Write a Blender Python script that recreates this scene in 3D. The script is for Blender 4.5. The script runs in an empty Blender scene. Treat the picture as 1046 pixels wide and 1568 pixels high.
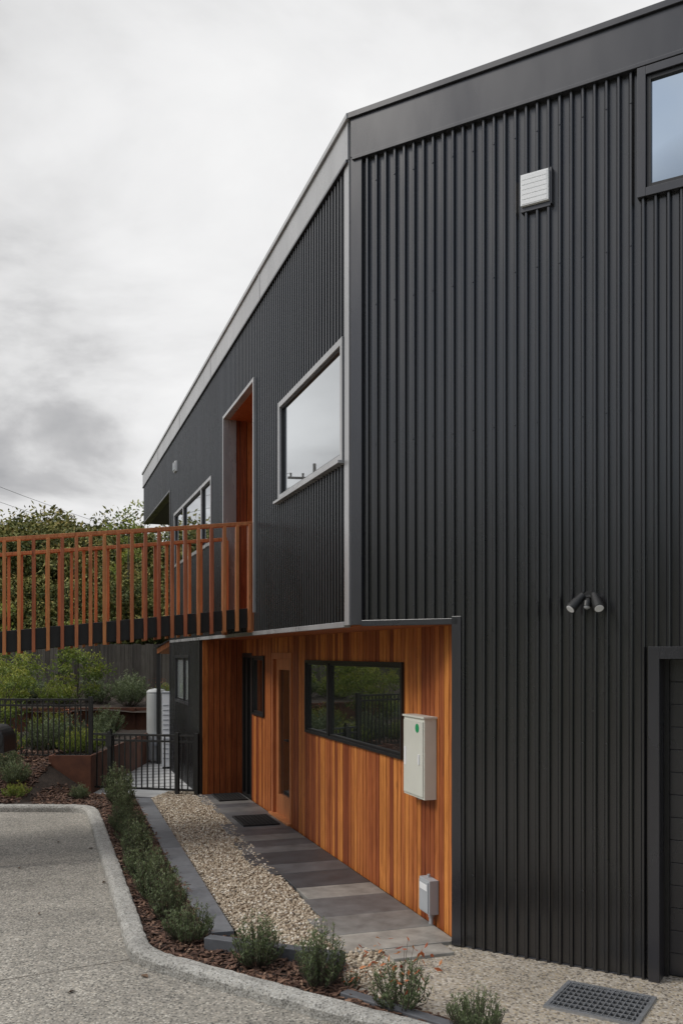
import bpy, math, random
import numpy as np
from mathutils import Vector, Matrix
random.seed(7); rng=np.random.default_rng(7)
FPX=1400.0; CX=523.0; HY=1002.0; H=2.15
sc=bpy.context.scene
# ------------------------------------------------------------------ materials
def newmat(name):
    m=bpy.data.materials.new(name); m.use_nodes=True
    nt=m.node_tree; b=nt.nodes['Principled BSDF']; return m,nt,b
def N(nt,t,**k):
    n=nt.nodes.new(t)
    for a,v in k.items():
        if a in n.inputs: n.inputs[a].default_value=v
        else: setattr(n,a,v)
    return n
def ramp(nt,fac,stops):
    r=nt.nodes.new('ShaderNodeValToRGB'); e=r.color_ramp.elements
    while len(e)<len(stops): e.new(0.5)
    for i,(p,c) in enumerate(stops):
        e[i].position=p; e[i].color=(*c,1) if len(c)==3 else c
    nt.links.new(fac,r.inputs['Fac']); return r
def coords(nt,scale=(1,1,1)):
    tc=nt.nodes.new('ShaderNodeNewGeometry'); mp=nt.nodes.new('ShaderNodeMapping')
    mp.inputs['Scale'].default_value=scale
    nt.links.new(tc.outputs['Position'],mp.inputs['Vector']); return mp.outputs['Vector']
def noise(nt,vec,scale,detail=6,rough=.6):
    n=N(nt,'ShaderNodeTexNoise'); n.inputs['Scale'].default_value=scale
    n.inputs['Detail'].default_value=detail; n.inputs['Roughness'].default_value=rough
    nt.links.new(vec,n.inputs['Vector']); return n
def bump(nt,b,h,strength=.3,dist=.01):
    n=N(nt,'ShaderNodeBump'); n.inputs['Strength'].default_value=strength
    n.inputs['Distance'].default_value=dist
    nt.links.new(h,n.inputs['Height']); nt.links.new(n.outputs['Normal'],b.inputs['Normal'])
def mixc(nt,fac,a,b,mode='MIX'):
    m=nt.nodes.new('ShaderNodeMix'); m.data_type='RGBA'; m.blend_type=mode
    if isinstance(fac,(int,float)): m.inputs[0].default_value=fac
    else: nt.links.new(fac,m.inputs[0])
    for i,x in ((6,a),(7,b)):
        if isinstance(x,tuple): m.inputs[i].default_value=(*x,1)
        else: nt.links.new(x,m.inputs[i])
    return m.outputs[2]
def attr(nt,name='tone'):
    a=nt.nodes.new('ShaderNodeAttribute'); a.attribute_name=name; return a.outputs['Fac']

def mat_noisy(name,c1,c2,scale=5,rough=.6,bs=.1,bscale=60,bd=.004,spec=.5,metal=0,ior=None):
    m,nt,b=newmat(name); v=coords(nt); n=noise(nt,v,scale)
    r=ramp(nt,n.outputs['Fac'],[(.3,c1),(.7,c2)])
    nt.links.new(r.outputs[0],b.inputs['Base Color'])
    b.inputs['Roughness'].default_value=rough; b.inputs['Specular IOR Level'].default_value=spec
    b.inputs['Metallic'].default_value=metal
    if ior: b.inputs['IOR'].default_value=ior
    if bs>0:
        n2=noise(nt,v,bscale,4); bump(nt,b,n2.outputs['Fac'],bs,bd)
    return m
def mat_clad(name,c,rough,ior,wob=.15):
    m,nt,b=newmat(name); v=coords(nt,(1,1,.25)); n=noise(nt,v,3,5)
    r=ramp(nt,n.outputs['Fac'],[(.3,tuple(x*.8 for x in c)),(.7,tuple(x*1.2 for x in c))])
    nt.links.new(r.outputs[0],b.inputs['Base Color'])
    n2=noise(nt,v,1.5,6)
    rr=ramp(nt,n2.outputs['Fac'],[(.3,(rough-.05,)*3),(.7,(rough+.08,)*3)])
    nt.links.new(rr.outputs[0],b.inputs['Roughness'])
    b.inputs['IOR'].default_value=ior
    v2=coords(nt,(1,1,.5)); n3=noise(nt,v2,2.2,2); bump(nt,b,n3.outputs['Fac'],wob,.01)
    return m
M_clad=mat_clad('dark_steel_cladding',(.012,.012,.0135),.25,1.75)
M_trim=mat_clad('dark_steel_flashing',(.02,.02,.025),.28,1.7)
M_pale_sheen=mat_clad('flashing_painted_sheen',(.28,.28,.285),.27,2.0)  # paler copy of the dark flashing: grazing sheen painted into the base colour
M_frame=mat_noisy('window_frame_black',(.012,.012,.013),(.018,.018,.02),6,.4,0)
M_black=mat_noisy('black_powdercoat',(.01,.01,.01),(.016,.016,.016),8,.45,0)
M_int=mat_noisy('dark_interior',(.01,.01,.01),(.015,.015,.015),3,.8,0)

def mat_timber(name,ca,cb,cc,rough=.5,lo=.6,hi=1.3,gl=(22,22,1.1)):
    m,nt,b=newmat(name)
    v=coords(nt,gl); t=attr(nt)
    comb=nt.nodes.new('ShaderNodeVectorMath'); comb.operation='ADD'
    mul=N(nt,'ShaderNodeMath',operation='MULTIPLY'); mul.inputs[1].default_value=90; nt.links.new(t,mul.inputs[0])
    nt.links.new(v,comb.inputs[0]); nt.links.new(mul.outputs[0],comb.inputs[1])
    n=noise(nt,comb.outputs[0],1.6,7,.74); n.inputs['Distortion'].default_value=1.0
    r=ramp(nt,n.outputs['Fac'],[(.32,ca),(.5,cb),(.70,cc)])
    hv=N(nt,'ShaderNodeHueSaturation')
    mr=N(nt,'ShaderNodeMapRange'); mr.inputs['To Min'].default_value=lo; mr.inputs['To Max'].default_value=hi
    nt.links.new(t,mr.inputs['Value']); nt.links.new(mr.outputs[0],hv.inputs['Value'])
    mh=N(nt,'ShaderNodeMapRange'); mh.inputs['To Min'].default_value=.486; mh.inputs['To Max'].default_value=.510
    nt.links.new(t,mh.inputs['Value']); nt.links.new(mh.outputs[0],hv.inputs['Hue'])
    nt.links.new(r.outputs[0],hv.inputs['Color'])
    v3=coords(nt); nb=noise(nt,v3,1.6,4); rb=ramp(nt,nb.outputs['Fac'],[(.3,(.82,.8,.78)),(.7,(1.1,1.1,1.1))])
    vk=coords(nt,(6,6,1.6)); vo=N(nt,'ShaderNodeTexVoronoi'); vo.inputs['Scale'].default_value=1.3; nt.links.new(vk,vo.inputs['Vector'])
    rk=ramp(nt,vo.outputs['Distance'],[(.03,(.35,.3,.28)),(.09,(1,1,1))])
    c=mixc(nt,1.0,hv.outputs[0],rb.outputs[0],'MULTIPLY'); c=mixc(nt,.8,c,rk.outputs[0],'MULTIPLY')
    nt.links.new(c,b.inputs['Base Color'])
    b.inputs['Roughness'].default_value=rough; b.inputs['Specular IOR Level'].default_value=.3
    bump(nt,b,n.outputs['Fac'],.3,.004)
    return m
M_tim=mat_timber('cedar_boards',(.20,.055,.014),(.45,.143,.039),(.61,.23,.069),.52,.5,1.32)
M_timb=mat_timber('oiled_bridge_timber',(.28,.092,.033),(.46,.168,.067),(.57,.24,.10),.48,.78,1.25)
M_pal=mat_timber('weathered_paling',(.06,.052,.045),(.11,.098,.085),(.15,.14,.125),.9)

def mat_glass(name,gain,tint=(.9,.93,.95),base=(.012,.014,.014)):
    m,nt,b=newmat(name); out=nt.nodes['Material Output']
    b.inputs['Base Color'].default_value=(*base,1); b.inputs['Roughness'].default_value=.1
    g=N(nt,'ShaderNodeBsdfGlossy'); g.inputs['Roughness'].default_value=.01; g.inputs['Color'].default_value=(*tint,1)
    f=N(nt,'ShaderNodeFresnel'); f.inputs['IOR'].default_value=1.9
    mu=N(nt,'ShaderNodeMath',operation='MULTIPLY'); mu.use_clamp=True; mu.inputs[1].default_value=gain
    nt.links.new(f.outputs[0],mu.inputs[0])
    mx=nt.nodes.new('ShaderNodeMixShader'); nt.links.new(mu.outputs[0],mx.inputs[0])
    nt.links.new(b.outputs[0],mx.inputs[1]); nt.links.new(g.outputs[0],mx.inputs[2]); nt.links.new(mx.outputs[0],out.inputs[0])
    v=coords(nt); n=noise(nt,v,1.3,1); bp=N(nt,'ShaderNodeBump'); bp.inputs['Strength'].default_value=.03; bp.inputs['Distance'].default_value=.02
    nt.links.new(n.outputs['Fac'],bp.inputs['Height']); nt.links.new(bp.outputs[0],g.inputs['Normal'])
    return m
M_glass=mat_glass('window_glass',2.3)
M_glassr=mat_glass('coated_glass',4.0,(.50,.58,.66))
M_glassd=mat_glass('tinted_glass',1.7)
M_glassk=mat_glass('door_glass',.6)
M_glassp=mat_glass('glass_with_blind',1.2,base=(.42,.46,.45))

def mat_aggr(name,cols,scale,base,rough=.8,stain=.25,bstr=.6):
    m,nt,b=newmat(name); v=coords(nt)
    vo=N(nt,'ShaderNodeTexVoronoi'); vo.inputs['Scale'].default_value=scale; nt.links.new(v,vo.inputs['Vector'])
    sep=nt.nodes.new('ShaderNodeSeparateColor'); nt.links.new(vo.outputs['Color'],sep.inputs[0])
    st=[(i/(len(cols)),c) for i,c in enumerate(cols)]
    r=ramp(nt,sep.outputs[0],st); r.color_ramp.interpolation='CONSTANT'
    rd=ramp(nt,vo.outputs['Distance'],[(.45,(0,0,0)),(.62,(1,1,1))])
    c=mixc(nt,rd.outputs[0],r.outputs[0],base)
    n=noise(nt,v,1.1,7,.65); rs=ramp(nt,n.outputs['Fac'],[(.3,(1-stain,)*3),(.7,(1.08,)*3)])
    c2=mixc(nt,1.0,c,rs.outputs[0],'MULTIPLY')
    n4=noise(nt,v,14,4,.6); rs2=ramp(nt,n4.outputs['Fac'],[(.3,(.82,)*3),(.7,(1.08,)*3)])
    c3=mixc(nt,1.0,c2,rs2.outputs[0],'MULTIPLY')
    nt.links.new(c3,b.inputs['Base Color']); b.inputs['Roughness'].default_value=rough
    inv=N(nt,'ShaderNodeMath',operation='SUBTRACT'); inv.inputs[0].default_value=1; nt.links.new(vo.outputs['Distance'],inv.inputs[1])
    bump(nt,b,inv.outputs[0],bstr,.006)
    return m
M_drive=mat_aggr('exposed_aggregate_grey',[(.10,.095,.083),(.34,.315,.27),(.25,.235,.20),(.48,.45,.39),(.16,.15,.128),(.39,.35,.29)],60,(.28,.26,.225),stain=.33,bstr=.8)
M_apron=mat_aggr('exposed_aggregate_tan',[(.2,.165,.12),(.46,.40,.32),(.36,.30,.21),(.55,.5,.43),(.14,.12,.1),(.42,.345,.24)],55,(.39,.345,.285),.75,bstr=.8)
M_kerb=mat_aggr('kerb_concrete',[(.26,.25,.23),(.42,.41,.38),(.33,.32,.29),(.5,.49,.46),(.18,.175,.16),(.4,.38,.34)],75,(.38,.37,.34),.85,.35,.8)
M_soil=mat_noisy('soil',(.02,.013,.009),(.045,.03,.02),12,.95,.6,60,.02)
M_grass=mat_noisy('grass_ground',(.03,.045,.015),(.06,.08,.03),3,.95,.5,40,.03)
M_conc=mat_noisy('patio_paving',(.38,.38,.38),(.48,.48,.47),3,.8,.1)
def mat_tone(name,stops,rough,scale=25,bs=.3,bd=.003,vary=.25,trans=0,sheen=.5):
    m,nt,b=newmat(name); t=attr(nt); r=ramp(nt,t,stops); v=coords(nt); n=noise(nt,v,scale,6,.65)
    rs=ramp(nt,n.outputs['Fac'],[(.3,(1-vary,)*3),(.7,(1+vary*.5,)*3)])
    c=mixc(nt,1.0,r.outputs[0],rs.outputs[0],'MULTIPLY'); nt.links.new(c,b.inputs['Base Color'])
    b.inputs['Roughness'].default_value=rough; b.inputs['Specular IOR Level'].default_value=sheen
    if bs: bump(nt,b,n.outputs['Fac'],bs,bd)
    if trans:
        out=nt.nodes['Material Output']; tr=N(nt,'ShaderNodeBsdfTranslucent'); nt.links.new(c,tr.inputs['Color'])
        mx=nt.nodes.new('ShaderNodeMixShader'); mx.inputs[0].default_value=trans
        nt.links.new(b.outputs[0],mx.inputs[1]); nt.links.new(tr.outputs[0],mx.inputs[2]); nt.links.new(mx.outputs[0],out.inputs[0])
    return m
M_paver=mat_tone('bluestone',[(0,(.045,.048,.053)),(.35,(.10,.104,.11)),(.7,(.20,.2,.19)),(1,(.34,.325,.29))],.5,5,.25,.003,.45)
M_edge=mat_tone('bluestone_edging',[(0,(.09,.095,.105)),(1,(.15,.155,.165))],.6,9,.25,.003,.25)
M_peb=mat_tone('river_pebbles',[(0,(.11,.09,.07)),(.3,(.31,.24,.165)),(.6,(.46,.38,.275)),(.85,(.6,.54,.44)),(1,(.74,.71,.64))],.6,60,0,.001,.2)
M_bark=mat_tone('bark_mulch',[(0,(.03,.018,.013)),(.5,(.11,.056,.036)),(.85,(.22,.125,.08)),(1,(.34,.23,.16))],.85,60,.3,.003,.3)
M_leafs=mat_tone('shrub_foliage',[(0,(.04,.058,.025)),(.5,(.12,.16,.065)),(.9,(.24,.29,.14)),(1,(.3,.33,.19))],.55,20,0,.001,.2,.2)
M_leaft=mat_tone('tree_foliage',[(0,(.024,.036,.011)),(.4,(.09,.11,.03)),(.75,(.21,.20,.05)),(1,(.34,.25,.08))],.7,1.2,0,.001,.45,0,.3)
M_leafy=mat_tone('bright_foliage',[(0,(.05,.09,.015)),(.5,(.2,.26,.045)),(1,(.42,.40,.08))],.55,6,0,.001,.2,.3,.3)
M_leafr=mat_tone('autumn_leaf',[(0,(.22,.04,.018)),(.5,(.5,.14,.05)),(1,(.6,.26,.10))],.55,20,0,.001,.2,.3)
M_litter=mat_tone('dry_leaf',[(0,(.05,.028,.018)),(1,(.13,.075,.04))],.8,20,0,.001,.2)
M_bark2=mat_noisy('tree_bark',(.05,.038,.028),(.10,.08,.06),14,.9,.5,40,.01)
M_corten=mat_noisy('corten_steel',(.07,.024,.013),(.15,.055,.027),5,.8,.2,60,.002)
M_box=mat_noisy('meter_box_cream',(.60,.605,.54),(.66,.665,.60),3,.45,0)
M_gbox=mat_noisy('grey_plastic',(.34,.36,.38),(.4,.42,.44),3,.5,0)
M_white=mat_noisy('white_plastic',(.74,.75,.76),(.8,.81,.82),4,.45,0)
M_tank=mat_noisy('tank_steel',(.38,.39,.38),(.46,.47,.46),2,.4,0)
M_green=mat_noisy('green_sticker',(.01,.25,.09),(.015,.3,.11),5,.5,0)
M_galv=mat_noisy('galvanised_steel',(.3,.31,.32),(.45,.46,.48),20,.45,0,metal=.7)
M_rub=mat_noisy('rubber_mat',(.012,.012,.012),(.03,.03,.03),60,.9,.5,200,.003)
M_soff=mat_noisy('soffit_board',(.09,.08,.075),(.12,.11,.10),3,.7,0)
M_pole=mat_noisy('pole_timber',(.08,.07,.06),(.13,.115,.1),8,.9,0)

# ------------------------------------------------------------------ mesh helper
class MB:
    def __init__(s): s.v=[]; s.f=[]; s.m=[]; s.t=[]; s.mats=[]
    def mi(s,mat):
        if mat not in s.mats: s.mats.append(mat)
        return s.mats.index(mat)
    def face(s,pts,mat,tone=.5):
        i=len(s.v); s.v+= [tuple(p) for p in pts]; s.f.append(tuple(range(i,i+len(pts)))); s.m.append(s.mi(mat)); s.t.append(tone)
    def hexa(s,c,mat,tone=.5):
        i=len(s.v); s.v+=[tuple(p) for p in c]
        for q in ((0,3,2,1),(4,5,6,7),(0,1,5,4),(1,2,6,5),(2,3,7,6),(3,0,4,7)):
            s.f.append(tuple(i+k for k in q)); s.m.append(s.mi(mat)); s.t.append(tone)
    def box(s,fr,a0,a1,b0,b1,z0,z1,mat,tone=None,sl=0):
        if tone is None: tone=random.random()
        o,d,n=fr
        P=lambda a,b,z:(o[0]+d[0]*a+n[0]*b,o[1]+d[1]*a+n[1]*b,z+sl*a)
        s.hexa([P(a0,b0,z0),P(a1,b0,z0),P(a1,b1,z0),P(a0,b1,z0),P(a0,b0,z1),P(a1,b0,z1),P(a1,b1,z1),P(a0,b1,z1)],mat,tone)
    def prism(s,poly,z0,z1,mat,tone=.5):
        n=len(poly); i=len(s.v)
        s.v+=[(x,y,z0) for x,y in poly]+[(x,y,z1) for x,y in poly]
        k=s.mi(mat)
        s.f.append(tuple(i+j for j in reversed(range(n)))); s.f.append(tuple(i+n+j for j in range(n)))
        for j in range(n): s.f.append((i+j,i+(j+1)%n,i+n+(j+1)%n,i+n+j))
        s.m+=[k]*(n+2); s.t+=[tone]*(n+2)
    def tube(s,pts,rad,mat,seg=10,tone=.5,cap=True):
        pts=[Vector(p) for p in pts]; k=s.mi(mat); base=len(s.v)
        for j,p in enumerate(pts):
            d=(pts[min(j+1,len(pts)-1)]-pts[max(j-1,0)]).normalized()
            a=Vector((1,0,0))
            if abs(d.z)<.99: a=d.cross(Vector((0,0,1))).normalized()
            b=d.cross(a); r=rad[j] if isinstance(rad,(list,tuple)) else rad
            for q in range(seg):
                an=2*math.pi*q/seg; s.v.append(tuple(p+a*math.cos(an)*r+b*math.sin(an)*r))
        for j in range(len(pts)-1):
            for q in range(seg):
                s.f.append((base+j*seg+q,base+j*seg+(q+1)%seg,base+(j+1)*seg+(q+1)%seg,base+(j+1)*seg+q)); s.m.append(k); s.t.append(tone)
        if cap:
            s.f.append(tuple(base+q for q in reversed(range(seg)))); s.f.append(tuple(base+(len(pts)-1)*seg+q for q in range(seg)))
            s.m+=[k,k]; s.t+=[tone,tone]
    def arr(s,V,F,mat,tones):
        i=len(s.v); s.v+=[tuple(x) for x in V.tolist()]; s.f+=[tuple(x) for x in (F+i).tolist()]
        s.m+=[s.mi(mat)]*len(F); s.t+=list(tones)
    def obj(s,name,parent=None,bevel=0,smooth=False,mesh_only=False):
        me=bpy.data.meshes.new(name); me.from_pydata(s.v,[],s.f)
        for m in s.mats: me.materials.append(m)
        me.polygons.foreach_set('material_index',s.m)
        a=me.attributes.new('tone','FLOAT','FACE'); a.data.foreach_set('value',np.array(s.t,dtype=np.float32))
        if smooth: me.polygons.foreach_set('use_smooth',[True]*len(s.f))
        me.update()
        if mesh_only: return me
        o=bpy.data.objects.new(name,me); sc.collection.objects.link(o)
        if parent: o.parent=parent
        if bevel:
            md=o.modifiers.new('bevel','BEVEL'); md.width=bevel; md.segments=2; md.limit_method='ANGLE'
        return o
def empty(name):
    e=bpy.data.objects.new(name,None); sc.collection.objects.link(e); return e
def gnd(px,py,z=0):
    Y=FPX*(H-z)/(py-HY); return ((px-CX)/FPX*Y,Y)

d1=(-.3140,.9494); o1=(-.9494,-.3140); e2=(.8566,-.5162); o2=(-.5162,-.8566)
C=(.0872,7.178); B0=(.8495,6.719); PT=(.844,6.872)
F=(C,d1,o1); R=(B0,e2,o2); T=(PT,d1,o1)
def pt(fr,a,b,z=None):
    o,d,n=fr; x=(o[0]+d[0]*a+n[0]*b,o[1]+d[1]*a+n[1]*b)
    return x if z is None else (x[0],x[1],z)
ZS=2.40; ZF=6.03; ZT=6.375
# ------------------------------------------------------------------ house
house=empty('black_clad_house')
cl=MB(); back=MB()
PITCH=.08
def clad(fr,a0,a1,z0,z1,thick=.18):
    prof=[(0,0),(.034,0),(.039,.004),(.043,.024),(.048,.029),(.060,.029),(.065,.024),(.069,.004),(.074,0)]
    k0=math.floor(a0/PITCH)-1; pts=[]
    k=k0
    while k*PITCH<a1+PITCH:
        for p in prof: pts.append((k*PITCH+p[0],p[1]))
        k+=1
    out=[]
    for i in range(len(pts)-1):
        (x0,y0),(x1,y1)=pts[i],pts[i+1]
        if x1<=a0 or x0>=a1: continue
        def at(x): return y0+(y1-y0)*(x-x0)/(x1-x0)
        xa=max(x0,a0); xb=min(x1,a1); out.append((xa,at(xa),xb,at(xb)))
    for xa,ya,xb,yb in out:
        p=[(*pt(fr,xa,ya),z0),(*pt(fr,xb,yb),z0),(*pt(fr,xb,yb),z1),(*pt(fr,xa,ya),z1)]
        cl.face(p,M_clad)
    back.box(fr,a0,a1,-thick,-.003,z0,z1,M_int)
for a0,a1,z0,z1 in [(.10,.16,ZS,ZF),(.16,2.2,ZS,3.72),(.16,2.2,4.68,ZF),(2.2,3.27,ZS,ZF),(3.27,5.04,ZS,2.62),(3.27,5.04,5.24,ZF),
    (5.04,6.0,ZS,ZF),(6.0,9.7,ZS,3.72),(6.0,9.7,4.66,ZF),(9.7,10.3,ZS,ZF),(10.3,14.8,5.2,ZF)]:
    clad(F,a0,a1,z0,z1)
for a0,a1,z0,z1 in [(7.06,8.0,0,ZS),(8.0,9.56,0,1.33),(8.0,9.56,2.13,ZS),(9.56,10.3,0,ZS)]: clad(F,a0,a1,z0,z1,.05)
for a0,a1,z0,z1 in [(-.80,.05,ZS,ZF),(.05,1.31,0,ZF),(1.31,3.4,2.2,5.15),(3.2,3.4,5.15,ZF),(1.31,1.37,0,2.2)]:
    clad(R,a0,a1,z0,z1)
cl.obj('ribbed_cladding',house); back.obj('wall_backing',house)
tr=MB()
tr.box(F,-.0,.11,-.02,.032,ZS-.02,ZF,M_pale_sheen)
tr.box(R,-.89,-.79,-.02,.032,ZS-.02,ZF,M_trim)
tr.box(F,.11,10.3,-.02,.036,ZS-.035,ZS+.01,M_pale_sheen)
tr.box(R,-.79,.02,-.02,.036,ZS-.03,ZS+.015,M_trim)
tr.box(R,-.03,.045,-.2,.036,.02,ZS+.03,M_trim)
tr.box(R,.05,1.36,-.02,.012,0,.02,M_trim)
tr.box(F,-.0,14.86,-.05,.042,ZF,ZT-.045,M_pale_sheen); tr.box(R,-.885,3.5,-.05,.042,ZF,ZT-.045,M_trim)
tr.box(F,-.03,14.90,-.05,.062,ZT-.045,ZT,M_pale_sheen); tr.box(R,-.90,3.5,-.05,.062,ZT-.045,ZT,M_trim)
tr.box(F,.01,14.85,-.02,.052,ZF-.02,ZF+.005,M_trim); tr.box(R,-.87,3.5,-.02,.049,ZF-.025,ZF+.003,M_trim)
for t in (3.0,6.0,9.0,12.0): tr.box(F,t,t+.05,0,.046,ZF,ZT-.045,M_pale_sheen)
tr.box((pt(F,14.8,0),(.9494,.3140),d1),0,6,0,.03,5.2,ZT,M_trim)
tr.box(F,10.3,14.83,-.1,.037,5.17,5.2,M_trim)
tr.box(F,10.27,10.32,-.1,.037,0,5.2,M_trim)
tr.box(F,7.0,7.06,-.05,.037,0,ZS,M_black)
tr.obj('flashings_and_fascia',house,bevel=.003)
sof=MB()
sof.prism([pt(F,10.3,-.02),pt(F,14.8,-.02),pt(F,14.8,-6),pt(F,10.3,-6)][::-1],5.18,5.24,M_soff)
sof.prism([pt(F,0.05,-.05),pt(F,14.8,-.05),pt(F,14.8,-7),pt(R,3.4,-7),pt(R,3.4,-.05)][::-1],6.2,6.26,M_int)
sof.box(F,10.1,10.3,-6,-.1,0,6.1,M_clad)
sof.box(R,3.3,3.4,-6,-.1,0,6.1,M_int)
sof.obj('roof_and_soffit',house)
tim=MB()
def boards(fr,a0,a1,z0,z1,b=0,pitch=.088,mat=M_tim,th=.02,mb=None,gap=.009,bk=.12):
    mb=mb or tim; k=math.floor(a0/pitch)*pitch
    while k<a1-1e-4:
        x0=max(k+gap/2,a0); x1=min(k+pitch-gap/2,a1)
        if x1-x0>.004:
            random.seed(int(k/pitch*13+1000*fr[0][0])); t=random.random(); off=random.uniform(0,.0025)
            mb.box(fr,x0,x1,b-th,b+off,z0,z1,mat,t)
        k+=pitch
    mb.box(fr,a0,a1,b-th-bk,b-.012,z0,z1,M_int)
for a0,a1,z0,z1 in [(-.04,.983,0.015,ZS),(.983,3.972,.015,1.25),(.983,3.972,2.083,ZS),(3.972,4.62,.015,ZS),(5.62,6.04,.015,ZS),
        (6.04,6.75,.015,1.28),(6.04,6.75,2.13,ZS),(6.75,6.85,.015,ZS),(4.62,5.62,2.17,ZS),(6.85,7.58,2.17,ZS)]:
    boards(T,a0,a1,z0,z1)
PW=(pt(T,7.5,0),o1,(-d1[0],-d1[1]))
boards(PW,-.1,.615,.015,ZS,bk=.02)
J=(pt(F,5.04,0),(-o1[0],-o1[1]),(-d1[0],-d1[1]))
boards(J,.05,1.4,2.66,5.22)
J2=(pt(F,3.27,0),(-o1[0],-o1[1]),d1)
boards(J2,.05,1.4,2.66,5.22)
boards((pt(F,3.27,-1.4),d1,o1),0,1.77,2.66,5.22)
tim.box(F,3.27,5.04,-1.4,-.03,5.215,5.235,M_tim,.3)
tim.box(F,3.27,5.04,-1.4,-.03,2.6,2.655,M_timb,.3)
tim.prism([pt(F,.03,-.03),pt(F,7.2,-.03),pt(T,7.7,-.03),pt(T,0,-.05),pt(R,.02,-.05)][::-1],ZS-.03,ZS-.002,M_tim,.4)
tim.obj('timber_cladding',house)
win=MB()
def window(fr,a0,a1,z0,z1,mull=(),b=0.03,fw=.05,glass=M_glass,fm=M_frame,depth=.07,inner=.028,im=None):
    im=im or M_frame
    win.box(fr,a0,a0+fw,b-depth,b,z0,z1,fm); win.box(fr,a1-fw,a1,b-depth,b,z0,z1,fm)
    win.box(fr,a0+fw,a1-fw,b-depth,b-.001,z1-fw,z1,fm); win.box(fr,a0+fw,a1-fw,b-depth,b-.001,z0,z0+fw,fm)
    for m in mull: win.box(fr,m-.03,m+.03,b-depth,b-.004,z0+fw,z1-fw,fm)
    win.box(fr,a0+fw-.01,a1-fw+.01,b-depth-.02,b-depth+.03,z0+fw-.01,z1-fw+.01,glass)
    es=[a0+fw]+[e for m in mull for e in (m-.03,m+.03)]+[a1-fw]
    for i in range(0,len(es),2):
        x0,x1=es[i],es[i+1]; y=b-.02; w=inner
        for q in ((x0+.002,x0+w,z0+fw+.002,z1-fw-.002),(x1-w,x1-.002,z0+fw+.002,z1-fw-.002)): win.box(fr,q[0],q[1],b-.06,y,q[2],q[3],im)
        win.box(fr,x0+w,x1-w,b-.06,y-.001,z0+fw+.002,z0+fw+w,im); win.box(fr,x0+w,x1-w,b-.06,y-.001,z1-fw-w,z1-fw-.002,im)
window(F,.14,2.2,3.70,4.69,fw=.055,fm=M_pale_sheen,b=.042,inner=.018)
win.box(F,.13,2.26,0,.08,3.675,3.70,M_pale_sheen)
window(F,6.0,9.7,3.70,4.67,mull=(6.85,8.65),fm=M_pale_sheen,b=.042,inner=.02)
window(F,8.0,9.56,1.32,2.14,mull=(8.6,),fm=M_trim,b=.042,glass=M_glassp)
window(R,1.30,3.2,5.15,6.0,fw=.055,b=.047,inner=.03,glass=M_glassr,fm=M_trim)
window(T,.983,3.972,1.25,2.083,mull=(3.1,),glass=M_glassd,b=.03,fw=.03,inner=.022)
window(T,6.04,6.75,1.28,2.13,glass=M_glassd,b=.03,fw=.035)
for q in ((3.25,3.29,2.62,5.26),(5.02,5.06,2.62,5.26)): win.box(F,q[0],q[1],-.12,.055,q[2],q[3],M_pale_sheen)
win.box(F,3.29,5.02,-.12,.054,5.22,5.26,M_pale_sheen)
win.obj('windows',house,bevel=.002)
dr=MB()
dr.box(T,4.62,4.70,-.1,.015,.03,2.17,M_timb,.6); dr.box(T,5.54,5.62,-.1,.015,.03,2.17,M_timb,.5)
dr.box(T,4.70,5.54,-.1,.014,2.09,2.17,M_timb,.5)
dr.box(T,4.70,4.84,-.1,-.03,.06,2.09,M_timb,.7); dr.box(T,5.40,5.54,-.1,-.03,.06,2.09,M_timb,.6)
dr.box(T,4.84,5.40,-.1,-.031,.06,.32,M_timb,.65); dr.box(T,4.84,5.40,-.1,-.031,1.95,2.09,M_timb,.65)
dr.box(T,4.84,5.40,-.09,-.06,.32,1.95,M_glassk)
dr.box(T,4.62,5.62,-.1,.06,0.0,.06,M_timb,.8)
dr.box(T,4.75,4.80,-.03,-.015,.95,1.2,M_black); dr.box(T,4.76,4.90,-.015,.03,1.06,1.08,M_black)
for q in ((6.85,6.92),(7.16,7.22),(7.44,7.49)): dr.box(T,q[0],q[1],-.08,.01,.03,2.17,M_black)
dr.box(T,6.85,7.49,-.08,.012,0,.06,M_black); dr.box(T,6.85,7.49,-.08,.012,2.1,2.17,M_black)
dr.box(T,6.92,7.44,-.07,-.04,.06,2.1,M_glassk)
dr.box((pt(F,3.27,-1.38),d1,o1),.35,1.3,0,.04,2.68,4.9,M_frame); dr.box((pt(F,3.27,-1.38),d1,o1),.45,1.2,.03,.05,2.8,4.8,M_glassd)
dr.obj('doors',house,bevel=.003)
g=MB()
g.box(R,1.37,1.44,-.2,.042,0,2.2,M_trim); g.box(R,1.44,3.4,-.2,.041,2.12,2.2,M_trim)
z=0.02
while z<2.1:
    g.box(R,1.44,3.4,-.2,-.14,z,z+.146,M_trim); z+=.15
g.box(R,1.44,3.4,-.24,-.17,0,2.15,M_int)
g.box(R,1.44,1.47,-.2,-.10,.02,2.12,M_black)
g.obj('garage_door',house,bevel=.0015)
s=MB()
for zz in (.55,1.55,2.52,3.77,4.85,5.8):
    for k in range(-9,17,2):
        a=k*PITCH+.054
        if -.78<a<1.28 and (zz>2.45 or a>.06):
            p=pt(R,a,.029,zz+random.uniform(-.006,.006)); q=pt(R,a,.034,p[2]); s.tube([p,q],[.006,.005],M_trim,6)
s.obj('cladding_screws',house)
v=MB()
v.box(R,.505,.705,0,.058,5.29,5.507,M_white)
for i in range(6):
    z=5.297+i*.034; v.box(R,.515,.695,.058,.0605,z,z+.031,M_white)
v.box(R,.50,.713,0,.036,5.255,5.288,M_trim); v.box(R,.706,.722,0,.036,5.27,5.52,M_trim)
v.obj('wall_vent',None,bevel=.002)
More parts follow.
